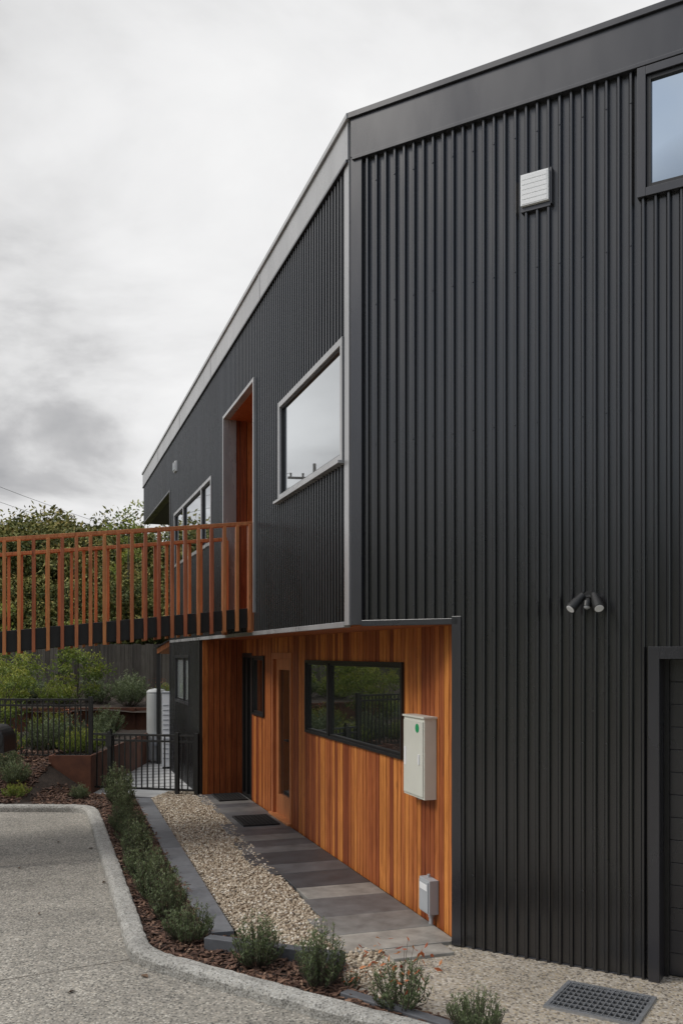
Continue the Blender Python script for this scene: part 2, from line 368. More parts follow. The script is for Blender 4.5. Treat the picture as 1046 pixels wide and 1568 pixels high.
v=MB(); v.box(F,9.4,9.6,0,.06,5.38,5.56,M_white); v.box(F,9.43,9.57,.06,.08,5.40,5.54,M_gbox); v.obj('wall_vent.001',None,bevel=.004)
sl=MB(); zz=2.50
sl.tube([pt(R,.987,.02,zz+.035),pt(R,.987,.055,zz+.035)],[.05,.045],M_black,20)
sl.tube([pt(R,.987,.05,zz+.035),pt(R,.987,.085,zz+.02)],[.02,.016],M_black,12)
for sg in (-1,1):
    b=Vector(pt(R,.987,.06,zz+.04)); e=Vector(pt(R,.987+sg*.05,.09,zz+.03)); sl.tube([b,e],[.012,.012],M_black,10)
    q=Vector(pt(R,.987+sg*.095,.16,zz-.045)); dd=(q-e).normalized()
    sl.tube([e-dd*.03,e-dd*.025,e+dd*.03,e+dd*.035,q,q+dd*.004],[.012,.026,.029,.033,.037,.035],M_black,20)
    sl.tube([q+dd*.004,q+dd*.006],[.030,.028],M_white,20)
e=Vector(pt(R,.987,.08,zz+.02)); q=e+Vector((o2[0]*.03,o2[1]*.03,-.055))
sl.tube([e,e+(q-e)*.4,q],[.018,.03,.026],M_black,16); sl.tube([q,q+(q-e)*.15],[.023,.012],M_gbox,16)
sl.obj('security_light',None,smooth=False)
mb=MB()
mb.box(T,.31,.73,.004,.105,1.01,1.645,M_box); mb.box(T,.325,.715,.106,.116,1.03,1.62,M_box)
mb.box(T,.30,.74,.0,.118,1.645,1.66,M_box); mb.box(T,.38,.40,.116,.126,1.28,1.36,M_white)
mb.box(T,.66,.70,.116,.119,1.25,1.4,M_white)
mb.tube([pt(T,.43,.116,1.565),pt(T,.43,.119,1.565)],[.036,.036],M_green,20)
mb.tube([pt(T,.5,.06,1.01),pt(T,.5,.06,.99)],[.02,.02],M_gbox,12)
mb.obj('electrical_meter_box',None,bevel=.006)
mb=MB()
mb.box(T,.27,.47,.004,.08,.12,.385,M_gbox); mb.box(T,.285,.455,.08,.09,.135,.37,M_gbox)
mb.tube([pt(T,.33,.04,.12),pt(T,.33,.04,.0)],[.017,.017],M_gbox,14); mb.tube([pt(T,.33,.04,.12),pt(T,.33,.04,.09)],[.023,.023],M_gbox,14)
mb.tube([pt(T,.4,.03,.385),pt(T,.4,.03,.41)],[.012,.012],M_gbox,10)
mb.box(T,.30,.44,.09,.093,.30,.35,M_white)
mb.obj('junction_box',None,bevel=.005)
# ------------------------------------------------------------------ bridge
br=empty('timber_footbridge'); bm=MB(); SL=-.108
BF=(pt(F,3.42,0.03),o1,d1); W=1.5; L=7.0
for w in (0,W):
    s_=1 if w==0 else -1
    a=.02
    bm.box(BF,.0,L,w-.045,w+.045,3.62,3.66,M_timb,.6,SL)
    while a<L:
        y=w-.03*s_
        bm.box(BF,a,a+.035,min(y-.035,y+.035),max(y-.035,y+.035),2.43,3.619,M_timb,random.random(),SL); a+=.145
    bm.box(BF,0,L,min(w+.01*s_,w+.06*s_),max(w+.01*s_,w+.06*s_),2.46,2.68,M_black,.5,SL)
    bm.box(BF,-.02,.05,w-.05,w+.05,2.40,3.62,M_timb,.5,0)
a=.0
while a<L:
    bm.box(BF,a,a+.085,.06,W-.06,2.64,2.665,M_timb,random.random(),SL); a+=.09
for w in (.4,1.1): bm.box(BF,0,L,w-.03,w+.03,2.48,2.639,M_black,.5,SL)
bm.obj('bridge_structure',br,bevel=.003)
# ------------------------------------------------------------------ ground
def sheet(name,poly,z,mat):
    m=MB(); m.face([(x,y,z) for x,y in poly],mat); return m.obj(name)
g=MB(); g.face([(-400,-400,-.03),(400,-400,-.03),(400,400,-.03),(-400,400,-.03)],M_grass); g.obj('ground')
kp=[(-12,12.62),(-3.75,12.55),(-3.5,12.48),(-3.36,12.3),(-3.24,12.0),(-1.55,6.85),(-1.46,6.55),(-1.36,6.38),(-1.18,6.22),(-.28,5.58),(.5,5.04),(1.9,4.05),(3,3.3)]
drive=[(-12,12.6)]+kp[1:]+[(6,2),(6,-9),(-12,-9)]
sheet('driveway',drive,0.0,M_drive)
apron=[gnd(522,1440),gnd(600,1436),pt(R,-.05,-.05),pt(R,3.5,-.3),(5,3.2),(3.2,3.4),(1.95,4.1),gnd(700,1578),gnd(527,1522),gnd(524,1470)]
sheet('concrete_apron',apron,.012,M_apron)
def offs(path,d):
    out=[]
    for i,p in enumerate(path):
        a=Vector(path[max(i-1,0)]); b=Vector(path[min(i+1,len(path)-1)]); t=(b-a).normalized(); n=Vector((-t.y,t.x))
        q=Vector(p)+n*d; out.append((q.x,q.y))
    return out
prof=[(-.075,-.02),(-.075,.055),(-.06,.078),(-.03,.088),(.05,.088),(.07,.08),(.078,.06),(.078,-.02)]
def smooth_path(p,it=2):
    for _ in range(it):
        q=[p[0]]
        for a,b in zip(p[:-1],p[1:]):
            q.append((a[0]*.75+b[0]*.25,a[1]*.75+b[1]*.25)); q.append((a[0]*.25+b[0]*.75,a[1]*.25+b[1]*.75))
        q.append(p[-1]); p=q
    return p
ks=smooth_path(kp)
def resample(p,st):
    out=[p[0]]
    for a,b in zip(p[:-1],p[1:]):
        l=math.dist(a,b); n=max(1,int(l/st))
        for i in range(1,n+1): out.append((a[0]+(b[0]-a[0])*i/n,a[1]+(b[1]-a[1])*i/n))
    return out
kd=resample(ks,.05); k=MB(); rings=[]
random.seed(2)
jt=[random.uniform(-.005,.005) for _ in kd]
for (dx,dz) in prof:
    rings.append([(x,y,dz+(random.uniform(-.004,.004) if dz>0 else 0)) for x,y in [(p[0]+j*.8,p[1]+j*.5) for p,j in zip(offs(kd,dx),[random.uniform(-.005,.005)+q for q in jt])]])
for i in range(len(prof)-1):
    for j in range(len(kd)-1):
        k.face([rings[i][j],rings[i][j+1],rings[i+1][j+1],rings[i+1][j]],M_kerb)
k.obj('kerb')
dj=MB()
a=gnd(-60,1512); b=gnd(208,1468); dj.face([(a[0],a[1],.003),(a[0],a[1]+.006,.003),(b[0],b[1]+.006,.003),(b[0],b[1],.003)],M_soil); dj.obj('driveway_control_joint')
bed=[p for p in ks if p[1]<12.3]+[gnd(690,1574),gnd(527,1520),gnd(524,1470),gnd(345,1442),gnd(330,1442),gnd(208,1226)]
sheet('garden_bed_soil',bed,.03,M_soil)
gp=[gnd(228,1226),gnd(262,1214),gnd(308,1212),pt(T,6.8,.60),pt(T,0,.84),pt(T,-.15,.6),gnd(560,1490),gnd(540,1500),gnd(526,1466),gnd(368,1440)]
sheet('gravel_bed',gp,.016,M_peb)
def pip(poly,X,Y):
    inside=np.zeros(len(X),bool); n=len(poly); j=n-1
    for i in range(n):
        xi,yi=poly[i]; xj,yj=poly[j]
        c=((yi>Y)!=(yj>Y))&(X<(xj-xi)*(Y-yi)/(yj-yi+1e-12)+xi); inside^=c; j=i
    return inside
def scatter(poly,n):
    P=np.array(poly); lo=P.min(0); hi=P.max(0); r=[]
    tot=0
    while tot<n:
        X=rng.uniform(lo[0],hi[0],n*2); Y=rng.uniform(lo[1],hi[1],n*2); m=pip(poly,X,Y); r.append(np.stack([X[m],Y[m]],1)); tot+=m.sum()
    return np.concatenate(r)[:n]
def rotmats(n,full=True,tilt=.5):
    a=rng.uniform(0,2*math.pi,n); 
    if full:
        q=rng.normal(size=(n,4)); q/=np.linalg.norm(q,axis=1)[:,None]
    else:
        ax=rng.uniform(0,2*math.pi,n); tl=rng.normal(0,tilt,n)
        q1=np.stack([np.cos(tl/2),np.cos(ax)*np.sin(tl/2),np.sin(ax)*np.sin(tl/2),np.zeros(n)],1)
        q2=np.stack([np.cos(a/2),np.zeros(n),np.zeros(n),np.sin(a/2)],1)
        w1,x1,y1,z1=q1.T; w2,x2,y2,z2=q2.T
        q=np.stack([w1*w2-x1*x2-y1*y2-z1*z2,w1*x2+x1*w2+y1*z2-z1*y2,w1*y2-x1*z2+y1*w2+z1*x2,w1*z2+x1*y2-y1*x2+z1*w2],1)
    w,x,y,z=q.T
    return np.stack([1-2*(y*y+z*z),2*(x*y-z*w),2*(x*z+y*w),2*(x*y+z*w),1-2*(x*x+z*z),2*(y*z-x*w),2*(x*z-y*w),2*(y*z+x*w),1-2*(x*x+y*y)],1).reshape(n,3,3)
def instance(BV,BF_,pos,R_,S):
    n=len(pos); V=BV[None]*S[:,None,:]; V=np.einsum('nij,nkj->nki',R_,V)+pos[:,None,:]
    Fc=BF_[None]+(np.arange(n)*len(BV))[:,None,None]
    return V.reshape(-1,3),Fc.reshape(-1,BF_.shape[1])
ph=(1+5**.5)/2
IV=np.array([(-1,ph,0),(1,ph,0),(-1,-ph,0),(1,-ph,0),(0,-1,ph),(0,1,ph),(0,-1,-ph),(0,1,-ph),(ph,0,-1),(ph,0,1),(-ph,0,-1),(-ph,0,1)])/1.9
IF=np.array([(0,11,5),(0,5,1),(0,1,7),(0,7,10),(0,10,11),(1,5,9),(5,11,4),(11,10,2),(10,7,6),(7,1,8),(3,9,4),(3,4,2),(3,2,6),(3,6,8),(3,8,9),(4,9,5),(2,4,11),(6,2,10),(8,6,7),(9,8,1)])
n=24000; P=scatter(gp,n); pos=np.concatenate([P,rng.uniform(.016,.034,(n,1))],1)
S=(rng.uniform(.0065,.0165,(n,1))*rng.uniform(.75,1.25,(n,3))); S[:,2]*=.7
V,Fc=instance(IV,IF,pos,rotmats(n,False,.4),S)
m=MB(); m.arr(V,Fc,M_peb,np.repeat(rng.beta(1.6,1.5,n),20)); m.obj('gravel',smooth=True)
sp_=[gnd(530,1470),gnd(600,1480),gnd(575,1520),gnd(532,1512)]
n=700; P=scatter(sp_,n); pos=np.concatenate([P,np.full((n,1),.018)],1); S=(rng.uniform(.005,.011,(n,1))*rng.uniform(.75,1.25,(n,3)))
V,Fc=instance(IV,IF,pos,rotmats(n,False,.4),S); m=MB(); m.arr(V,Fc,M_peb,np.repeat(rng.beta(1.7,1.5,n),20)); m.obj('loose_pebbles',smooth=True)
CV=np.array([(-1,-.3,-.1),(1,-.35,-.1),(.9,.3,-.1),(-1.1,.25,-.1),(-.95,-.25,.1),(1,-.3,.1),(.85,.28,.1),(-1,.3,.1)],float)
CF=np.array([(0,3,2,1),(4,5,6,7),(0,1,5,4),(1,2,6,5),(2,3,7,6),(3,0,4,7)])
def mulch(poly,n,zf,name,sz=(.012,.034)):
    P=scatter(poly,n); z=zf(P)+rng.uniform(.0,.03,n); pos=np.column_stack([P,z])
    S=rng.uniform(*sz,(n,1))*rng.uniform(.7,1.3,(n,3))
    V,Fc=instance(CV,CF,pos,rotmats(n,False,.35),S)
    m=MB(); m.arr(V,Fc,M_bark,np.repeat(rng.beta(1.5,1.7,n),6)); m.obj(name)
bedin=[p for p in offs(ks,.08) if p[1]<12.3]+[gnd(690,1574),gnd(527,1520),gnd(524,1472),gnd(347,1444),gnd(330,1444),gnd(210,1228)]
mulch(bedin,9000,lambda P:np.full(len(P),.035),'bark_mulch')
e=MB()
EA=gnd(220,1228); ED=gnd(338,1440)
dx=Vector((ED[0]-EA[0],ED[1]-EA[1])); Ln=dx.length; dx.normalize(); EF=(EA,(dx.x,dx.y),(dx.y*-1,dx.x))
a=0
while a<Ln-.02:
    q=min(a+.9,Ln); e.box(EF,a,q-.004,-.105,.105,-.02,.065,M_edge,random.random()); a=q
p0=Vector(gnd(340,1436,.13)); p1=Vector(gnd(526,1460,.13)); dd=(p1-p0); l2=dd.length; dd.normalize()
e.box(((p0.x,p0.y),(dd.x,dd.y),(-dd.y,dd.x)),-.12,l2,-.045,.045,-.02,.13,M_edge,.1)
p0=Vector(gnd(527,1515,.08)); p1=Vector(gnd(720,1575,.08)); dd=(p1-p0); l2=dd.length; dd.normalize()
e.box(((p0.x,p0.y),(dd.x,dd.y),(-dd.y,dd.x)),0,l2,-.04,.04,-.02,.075,M_edge,.2)
e.obj('bluestone_edging',bevel=.006)
pv=MB(); random.seed(21); s0=-.12; i=0; tones=[.95,.7,.45,.85,.08,.3,.0,.4,.15,.6,.25,.4,.55,.35,.5,.3,.6,.4,.5,.4,.6]
while s0<7.45:
    l=random.choice([.32,.4,.48,.56]) ; s1=min(s0+l,7.48)
    w=.84+random.choice([-.09,0,.05,.09,-.04])
    if s0>4: w-=.1
    pv.box(T,s0+.002,s1-.002,.035,w,-.01,.036+random.uniform(0,.002),M_paver,tones[i%len(tones)])
    s0=s1; i+=1
pv.box(T,-.34,-.124,.16,.62,-.01,.034,M_paver,.95)
pv.obj('stone_path',bevel=.004)
def mat_(name,a0,a1,b0,b1):
    m=MB(); m.box(T,a0,a1,b0,b1,.038,.044,M_int)
    m.box(T,a0,a1,b0,b0+.015,.044,.056,M_rub); m.box(T,a0,a1,b1-.015,b1,.044,.056,M_rub); m.box(T,a0,a0+.015,b0+.015,b1-.015,.044,.056,M_rub); m.box(T,a1-.015,a1,b0+.015,b1-.015,.044,.056,M_rub)
    x=a0+.03
    while x<a1-.02: m.box(T,x,x+.012,b0+.015,b1-.015,.044,.055,M_rub); x+=.03
    y=b0+.05
    while y<b1-.03: m.box(T,a0+.015,a1-.015,y,y+.008,.044,.0545,M_rub); y+=.05
    m.obj(name)
mat_('door_mat',4.75,5.45,.12,.58); mat_('door_mat.001',6.75,7.4,.08,.5)
gr=MB(); GF=((1.585,5.60),e2,o2)
gr.box(GF,-.27,.27,-.24,.24,-.02,.0135,M_int)
gr.box(GF,-.28,-.255,-.25,.25,.0,.028,M_galv); gr.box(GF,.255,.28,-.25,.25,.0,.028,M_galv); gr.box(GF,-.255,.255,-.25,-.225,0,.028,M_galv); gr.box(GF,-.255,.255,.225,.25,0,.028,M_galv)
x=-.245
while x<.25: gr.box(GF,x,x+.005,-.225,.225,.014,.027,M_galv); x+=.034
y=-.2
while y<.22: gr.box(GF,-.255,.255,y,y+.009,.014,.0255,M_galv); y+=.066
gr.obj('drain_grate')
lt=MB(); random.seed(4)
for px,py in [(147,1262),(152,1272),(170,1330),(160,1352),(190,1402),(222,1496),(182,1392),(140,1300),(60,1400),(110,1520),(165,1345),(30,1330),(200,1440),(90,1290)]:
    x,y=gnd(px,py); a=random.uniform(0,6); r=random.uniform(.02,.045)
    P=[(x+math.cos(a)*r,y+math.sin(a)*r,.006),(x+math.cos(a+1.3)*r*.5,y+math.sin(a+1.3)*r*.5,.02),(x-math.cos(a)*r,y-math.sin(a)*r,.006),(x-math.cos(a+1.3)*r*.5,y-math.sin(a+1.3)*r*.5,.012)]
    lt.face(P,M_litter,random.random())
lt.obj('fallen_leaves')
# ------------------------------------------------------------------ raised garden
gd=MB()
def zbed(x,y): 
    f=min(max((y-12.7)/1.7,0),1); z=.08+.5*f
    if y>14.6: z=.55+.05*math.sin(x*2)*math.cos(y)
    return z
nx,ny=40,34; X0,X1,Y0,Y1=-13,-4.46,12.62,19.4
for i in range(nx):
    for j in range(ny):
        q=[]
        for a,b in ((i,j),(i+1,j),(i+1,j+1),(i,j+1)):
            x=X0+(X1-X0)*a/nx; y=Y0+(Y1-Y0)*b/ny; q.append((x,y,zbed(x,y)+.02*math.sin(x*7+y*5)))
        gd.face(q,M_soil)
gd.face([(-4.47,14.04,.55),(-3.87,14.04,.55),(-3.87,19.4,.55),(-4.47,19.4,.55)],M_soil)
gd.face([(-4.46,12.62,.09),(-3.95,12.62,.03),(-3.9,14.02,.08),(-4.46,14.02,.46)],M_soil)
gd.obj('raised_garden_bed')
vz=np.vectorize(zbed)
mulch([(-6.3,12.68),(-4.46,12.68),(-4.46,15.5),(-6.6,15.5)],8000,lambda P:vz(P[:,0],P[:,1]),'bark_mulch.001',(.02,.05))
fl=MB(); fl.face([(-3.95,12.6,.004),(-2.0,12.6,.004),(-2,13.9,.004),(-3.95,13.9,.004)],M_soil); fl.obj('soil_strip')
mulch([(-4.45,12.7),(-3.2,12.7),(-3.1,13.7),(-3.9,13.95),(-4.45,13.95)],2800,lambda P:np.maximum(.01,.02+(-3.9-P[:,0])*.62*np.clip((P[:,1]-12.6)/1.4,.1,1)),'bark_mulch.002',(.02,.045))
sheet('patio_paving',[(-4.0,13.9),pt(T,7.3,.7),pt(F,7.1,.0),pt(F,10.6,0),(-1.5,20),(-8,24),(-9,19.5),(-4.0,19.5)],.010,M_conc)
pj=MB()
for i in range(14):
    y=14.2+i*.42; pj.box(((-4.6,y),(.9494,.3140),d1),0,3,0,.03,.011,.0135,M_int)
pj.obj('patio_paving_joints')
co=MB()
co.box(((-4.45,14.0),(1,0),(0,1)),0,.62,0,.03,0,.60,M_corten); co.box(((-3.86,14.03),(0,1),(1,0)),0,5.4,0,.03,0,.60,M_corten); co.box(((-4.45,14.0),(0,1),(-1,0)),0,.3,0,.03,0,.6,M_corten)
co.obj('corten_planter',bevel=.004)
co=MB(); co.box(((-9,19.5),(1,.05),(-.05,1)),0,5.6,0,.05,0,1.0,M_corten)
for i in range(8): co.box(((-9,19.5),(1,.05),(-.05,1)),i*.75,i*.75+.06,-.03,0,0,1.0,M_corten)
co.obj('corten_retaining_wall',bevel=.004)
tg=MB()
for i in range(20):
    for j in range(8):
        q=[(-14+ (a)*.56,19.55+b*.5,.93+b*.06+.04*math.sin(a*1.7+b)) for a,b in ((i,j),(i+1,j),(i+1,j+1),(i,j+1))]; tg.face(q,M_soil)
tg.obj('terrace_garden_bed')
pf=MB(); PFm=((-15,22.6),(1,.03),(-.03,1)); x=0; random.seed(3)
while x<13.5:
    pf.box(PFm,x,x+.098,random.uniform(0,.012),.03,.9,2.4+random.uniform(-.02,.02),M_pal,random.random()); x+=.103
pf.box(PFm,0,13.5,.03,.07,1.3,1.38,M_pal,.3); pf.box(PFm,0,13.5,.03,.07,2.1,2.18,M_pal,.3)
pf.obj('paling_fence')
def mfence(name,p0,p1,z0,z1,posts=(),step=.085):
    m=MB(); P0=Vector(p0);P1=Vector(p1); d=P1-P0; l=d.length; d.normalize(); fr=((P0.x,P0.y),(d.x,d.y),(-d.y,d.x))
    m.box(fr,0,l,-.015,.015,z1-.09,z1-.06,M_black); m.box(fr,0,l,-.015,.015,z0+.06,z0+.09,M_black)
    a=step/2
    while a<l: m.box(fr,a-.009,a+.009,-.009,.009,z0+.09,z1,M_black); a+=step
    m.box(fr,0,l,-.018,.018,z1,z1+.03,M_black)
    for q,zb in posts: m.box(fr,q-.03,q+.03,-.03,.03,zb,z1+.06,M_black); 
    m.obj(name); return fr
mfence('garden_fence',(-7.5,14.35),(-3.88,14.25),.50,1.43,((3.6,.0),(2.0,.4),(.2,.4)))
A=(-3.84,14.22); Bp=pt(F,6.98,.05)
lf=(Vector(Bp)-Vector(A)).length
mfence('garden_gate',A,Bp,.02,.90,((.27,0),(lf*.8,0),(lf-.03,0)),.095)
gl=MB(); dv=(Vector(Bp)-Vector(A)).normalized(); gfr=(A,(dv.x,dv.y),(-dv.y,dv.x))
gl.box(gfr,.22,.32,-.05,-.025,.72,.9,M_black); gl.box(gfr,.28,.285,-.03,.03,.9,1.0,M_black); gl.obj('gate_latch')
def lathe(name,x,y,prof,mat,seg=32,extra=None):
    m=MB(); pts=[(x,y,z) for r,z in prof]; m.tube(pts,[r for r,z in prof],mat,seg)
    if extra: extra(m)
    return m.obj(name,bevel=0,smooth=False)
tx,ty=(-283/1400*18.2),18.2
def ex(m):
    m.box(((tx+.0,ty-.2),(1,0),(0,1)),-.05,.05,-.02,.04,.35,.6,M_gbox)
    m.tube([(tx+.1,ty-.16,.5),(tx+.1,ty-.22,.5),(tx+.1,ty-.22,.0)],[.015]*3,M_galv,8)
lathe('hot_water_tank',tx,ty,[(.12,0.05),(.185,.06),(.19,.08),(.19,1.36),(.185,1.38),(.193,1.385),(.193,1.41),(.15,1.45),(.05,1.47)],M_tank,32,ex)
hx,hy=(-267/1400*17.2),17.2; hb=MB()
hf=((hx,hy),(1,0),(0,1))
hb.box(hf,-.07,.08,-.12,.2,.05,1.42,M_white); 
for i in range(12): hb.box(hf,-.05,.06,-.128,-.12,.2+i*.09,.22+i*.09,M_gbox)
hb.box(hf,-.08,.09,-.13,.21,1.42,1.45,M_gbox); hb.box(hf,-.06,-.02,-.1,.18,0,.05,M_black); hb.box(hf,.03,.07,-.1,.18,0,.05,M_black)
hb.obj('hot_water_heat_pump',bevel=.008)
aw=MB(); ax,ay=(-282/1400*17.8),17.8; af=((ax,ay),(1,0),(0,1))
aw.hexa([(ax,ay,2.16),(ax+.32,ay,2.36),(ax+.32,ay+1.8,2.36),(ax,ay+1.8,2.16),(ax,ay,2.26),(ax+.32,ay,2.47),(ax+.32,ay+1.8,2.47),(ax,ay+1.8,2.26)],M_timb,.6)
aw.box(af,-.02,.05,.05,.12,0,2.17,M_black); aw.box(af,-.02,.05,1.6,1.67,0,2.17,M_black); aw.hexa([(ax-.03,ay-.03,2.265),(ax+.35,ay-.03,2.475),(ax+.35,ay+1.85,2.475),(ax-.03,ay+1.85,2.265),(ax-.03,ay-.03,2.29),(ax+.35,ay-.03,2.50),(ax+.35,ay+1.85,2.50),(ax-.03,ay+1.85,2.29)],M_trim)
aw.obj('timber_awning')
lb=MB(); lx,ly=-3.36+ -.12,9.2
lb.tube([(lx,ly-.15,1.30),(lx,ly-.14,1.30),(lx,ly+.2,1.30)],[.12,.14,.14],M_black,24); lb.box(((lx,ly),(1,0),(0,1)),-.14,.14,-.14,.2,1.17,1.3,M_black); lb.box(((lx-.08,ly),(1,0),(0,1)),-.04,.04,-.04,.04,0,1.17,M_black)
lb.obj('letterbox',bevel=.01)
# ------------------------------------------------------------------ vegetation
LV=np.array([(-1,0,0),(0,-.42,.12),(1,0,0),(0,.42,.12)],float); LF=np.array([(0,1,2,3)])
def leaf_batch(mb,pos,size,mat,tones,R_=None,asp=1):
    n=len(pos); R_=rotmats(n) if R_ is None else R_
    S=np.stack([size,size*asp,size],1); V,Fc=instance(LV,LF,pos,R_,S); mb.arr(V,Fc,mat,tones)
def align(dirs):
    n=len(dirs); d=dirs/np.linalg.norm(dirs,axis=1)[:,None]; r=rng.normal(size=(n,3)); y=np.cross(d,r); y/=np.linalg.norm(y,axis=1)[:,None]; z=np.cross(d,y)
    return np.stack([d,y,z],2)
def shrub_mesh(name,h=.33,r=.16,stems=70,leaf=.014,mat=M_leafs,per=26,woody=True,top=None,asp=.55):
    m=MB(); allp=[];alld=[];tn=[]
    for i in range(stems):
        a=rng.uniform(0,6.28); rr=r*math.sqrt(rng.uniform(0,1)); hh=h*(1-.45*(rr/r)**2)*rng.uniform(.65,1.15)
        tip=np.array([math.cos(a)*rr*1.1,math.sin(a)*rr*1.1,hh]); base=np.array([math.cos(a)*rr*.25,math.sin(a)*rr*.25,0])
        mid=(base+tip)/2+np.array([math.cos(a),math.sin(a),-.2])*rr*.25
        if woody: m.tube([base,mid,tip],[.003,.002,.001],M_bark2,4,cap=False)
        t=rng.uniform(.25,1.03,per)[:,None]; p=(1-t)**2*base+2*t*(1-t)*mid+t*t*tip
        ang=rng.uniform(0,6.28,per); dr=np.stack([np.cos(ang),np.sin(ang),rng.uniform(.5,1.6,per)],1)
        dr/=np.linalg.norm(dr,axis=1)[:,None]
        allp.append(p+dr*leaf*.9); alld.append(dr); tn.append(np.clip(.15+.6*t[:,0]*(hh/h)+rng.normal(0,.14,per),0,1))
    P=np.concatenate(allp); leaf_batch(m,P,rng.uniform(.7,1.2,len(P))*leaf,mat,np.concatenate(tn),align(np.concatenate(alld)),asp)
    if top:
        k=60; P=np.column_stack([rng.normal(0,r*.8,k),rng.normal(0,r*.8,k),rng.uniform(h*.6,h*1.35,k)]); leaf_batch(m,P,rng.uniform(.014,.028,k),top,rng.uniform(0,1,k),None,.9)
        for q in P[::6]: m.tube([(0,0,.02),tuple(q*np.array([.6,.6,.6])),tuple(q)],[.002,.0015,.001],M_bark2,4,cap=False)
    return m.obj(name,mesh_only=True)
def put(name,me,x,y,z=0,s=1,rz=None,sz=None):
    o=bpy.data.objects.new(name,me); sc.collection.objects.link(o); o.location=(x,y,z); o.rotation_euler=(0,0,random.uniform(0,6.28) if rz is None else rz); o.scale=(s,s,sz or s); return o
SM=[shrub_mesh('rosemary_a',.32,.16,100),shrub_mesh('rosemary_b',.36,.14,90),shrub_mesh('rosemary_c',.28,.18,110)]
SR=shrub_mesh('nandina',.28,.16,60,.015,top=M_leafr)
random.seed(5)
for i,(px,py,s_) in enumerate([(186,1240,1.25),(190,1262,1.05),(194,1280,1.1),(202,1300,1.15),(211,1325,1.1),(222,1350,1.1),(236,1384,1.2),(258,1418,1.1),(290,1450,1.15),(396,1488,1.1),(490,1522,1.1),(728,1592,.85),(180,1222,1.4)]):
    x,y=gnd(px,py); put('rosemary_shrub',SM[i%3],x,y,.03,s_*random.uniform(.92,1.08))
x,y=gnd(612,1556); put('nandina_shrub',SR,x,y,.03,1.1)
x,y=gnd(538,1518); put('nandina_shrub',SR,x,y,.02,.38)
def tree_mesh(name,h,cr,ch,mat,clumps=34,per=260,leaf=.085,trunk=.12,bare=.45,spread=.30):
    m=MB(); top=np.array([rng.normal(0,.1),rng.normal(0,.1),h*.8])
    m.tube([(0,0,-.2),(rng.normal(0,.05),rng.normal(0,.05),h*.3),tuple(top*np.array([.6,.6,.7])),tuple(top)],[trunk,trunk*.75,trunk*.5,trunk*.12],M_bark2,8)
    cc=[]
    while len(cc)<clumps:
        p=rng.uniform(-1,1,3)
        if np.linalg.norm(p)<1 and np.linalg.norm(p)>.25: cc.append(p*np.array([cr,cr,ch/2])+np.array([0,0,h-ch/2]))
    for i,c in enumerate(cc):
        if i%2==0:
            s0=np.array([0,0,max(h*.22,c[2]*.55)]); m.tube([s0,(s0+c)/2+np.array([0,0,-.1*cr]),c],[trunk*.35,trunk*.2,trunk*.06],M_bark2,5,cap=False)
        ct=rng.uniform(-.2,.24)
        sg=cr*spread*rng.uniform(.6,1.2); k=int(per*rng.uniform(.6,1.2)); p=rng.normal(0,1,(k,3)); p/=np.maximum(np.linalg.norm(p,axis=1)[:,None],.3)**.5
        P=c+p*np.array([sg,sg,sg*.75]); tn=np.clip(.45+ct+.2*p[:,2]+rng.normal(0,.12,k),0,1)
        leaf_batch(m,P,rng.uniform(.6,1.2,k)*leaf,mat,tn)
    return m.obj(name,mesh_only=True)
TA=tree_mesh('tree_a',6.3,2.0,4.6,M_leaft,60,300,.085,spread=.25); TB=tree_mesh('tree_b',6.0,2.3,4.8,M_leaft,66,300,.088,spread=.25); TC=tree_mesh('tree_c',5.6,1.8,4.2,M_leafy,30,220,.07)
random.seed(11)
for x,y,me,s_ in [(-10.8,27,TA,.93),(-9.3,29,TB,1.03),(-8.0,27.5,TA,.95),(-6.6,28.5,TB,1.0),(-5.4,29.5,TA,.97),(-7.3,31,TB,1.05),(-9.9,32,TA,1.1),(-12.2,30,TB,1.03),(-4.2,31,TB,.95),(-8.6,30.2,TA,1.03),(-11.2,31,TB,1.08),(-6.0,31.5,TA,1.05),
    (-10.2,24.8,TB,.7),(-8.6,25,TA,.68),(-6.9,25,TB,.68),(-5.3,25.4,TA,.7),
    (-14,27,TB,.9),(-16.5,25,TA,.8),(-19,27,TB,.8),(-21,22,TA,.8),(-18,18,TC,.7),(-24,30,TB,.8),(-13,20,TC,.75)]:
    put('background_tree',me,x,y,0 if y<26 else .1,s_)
T1=tree_mesh('sapling',2.7,.75,1.9,M_leafy,22,110,.045,.03,spread=.24); T2=tree_mesh('acer',2.0,.7,1.5,M_leafy,26,120,.04,.025,spread=.26); T3=tree_mesh('tall_sapling',5.2,.5,2.9,M_leafy,16,50,.055,.04,spread=.3)
put('sapling_tree',T3,-6.0,25.6,1.2,1.09)
for x,y,z,s_,me in [(-6.3,17.2,.5,.9,T2),(-5.9,15.9,.5,.75,T2),(-5.35,18.6,.6,.85,T1),(-7.2,18.5,.6,1.0,T1),(-8.6,17,.5,1.2,T1),(-9.5,14.5,.4,1.2,T2),(-7.6,13.6,.3,1.0,T1),(-10,19,.6,1.5,T1),(-11,16,.5,1.5,T2)]:
    put('garden_tree',me,x,y,z,s_)
G1=shrub_mesh('garden_shrub_a',.6,.38,110,.03,M_leafs,28); G2=shrub_mesh('garden_shrub_b',.5,.42,110,.032,M_leafy,26); G3=shrub_mesh('garden_shrub_c',.5,.4,90,.028,M_leafs,26,top=M_leafr)
random.seed(9)
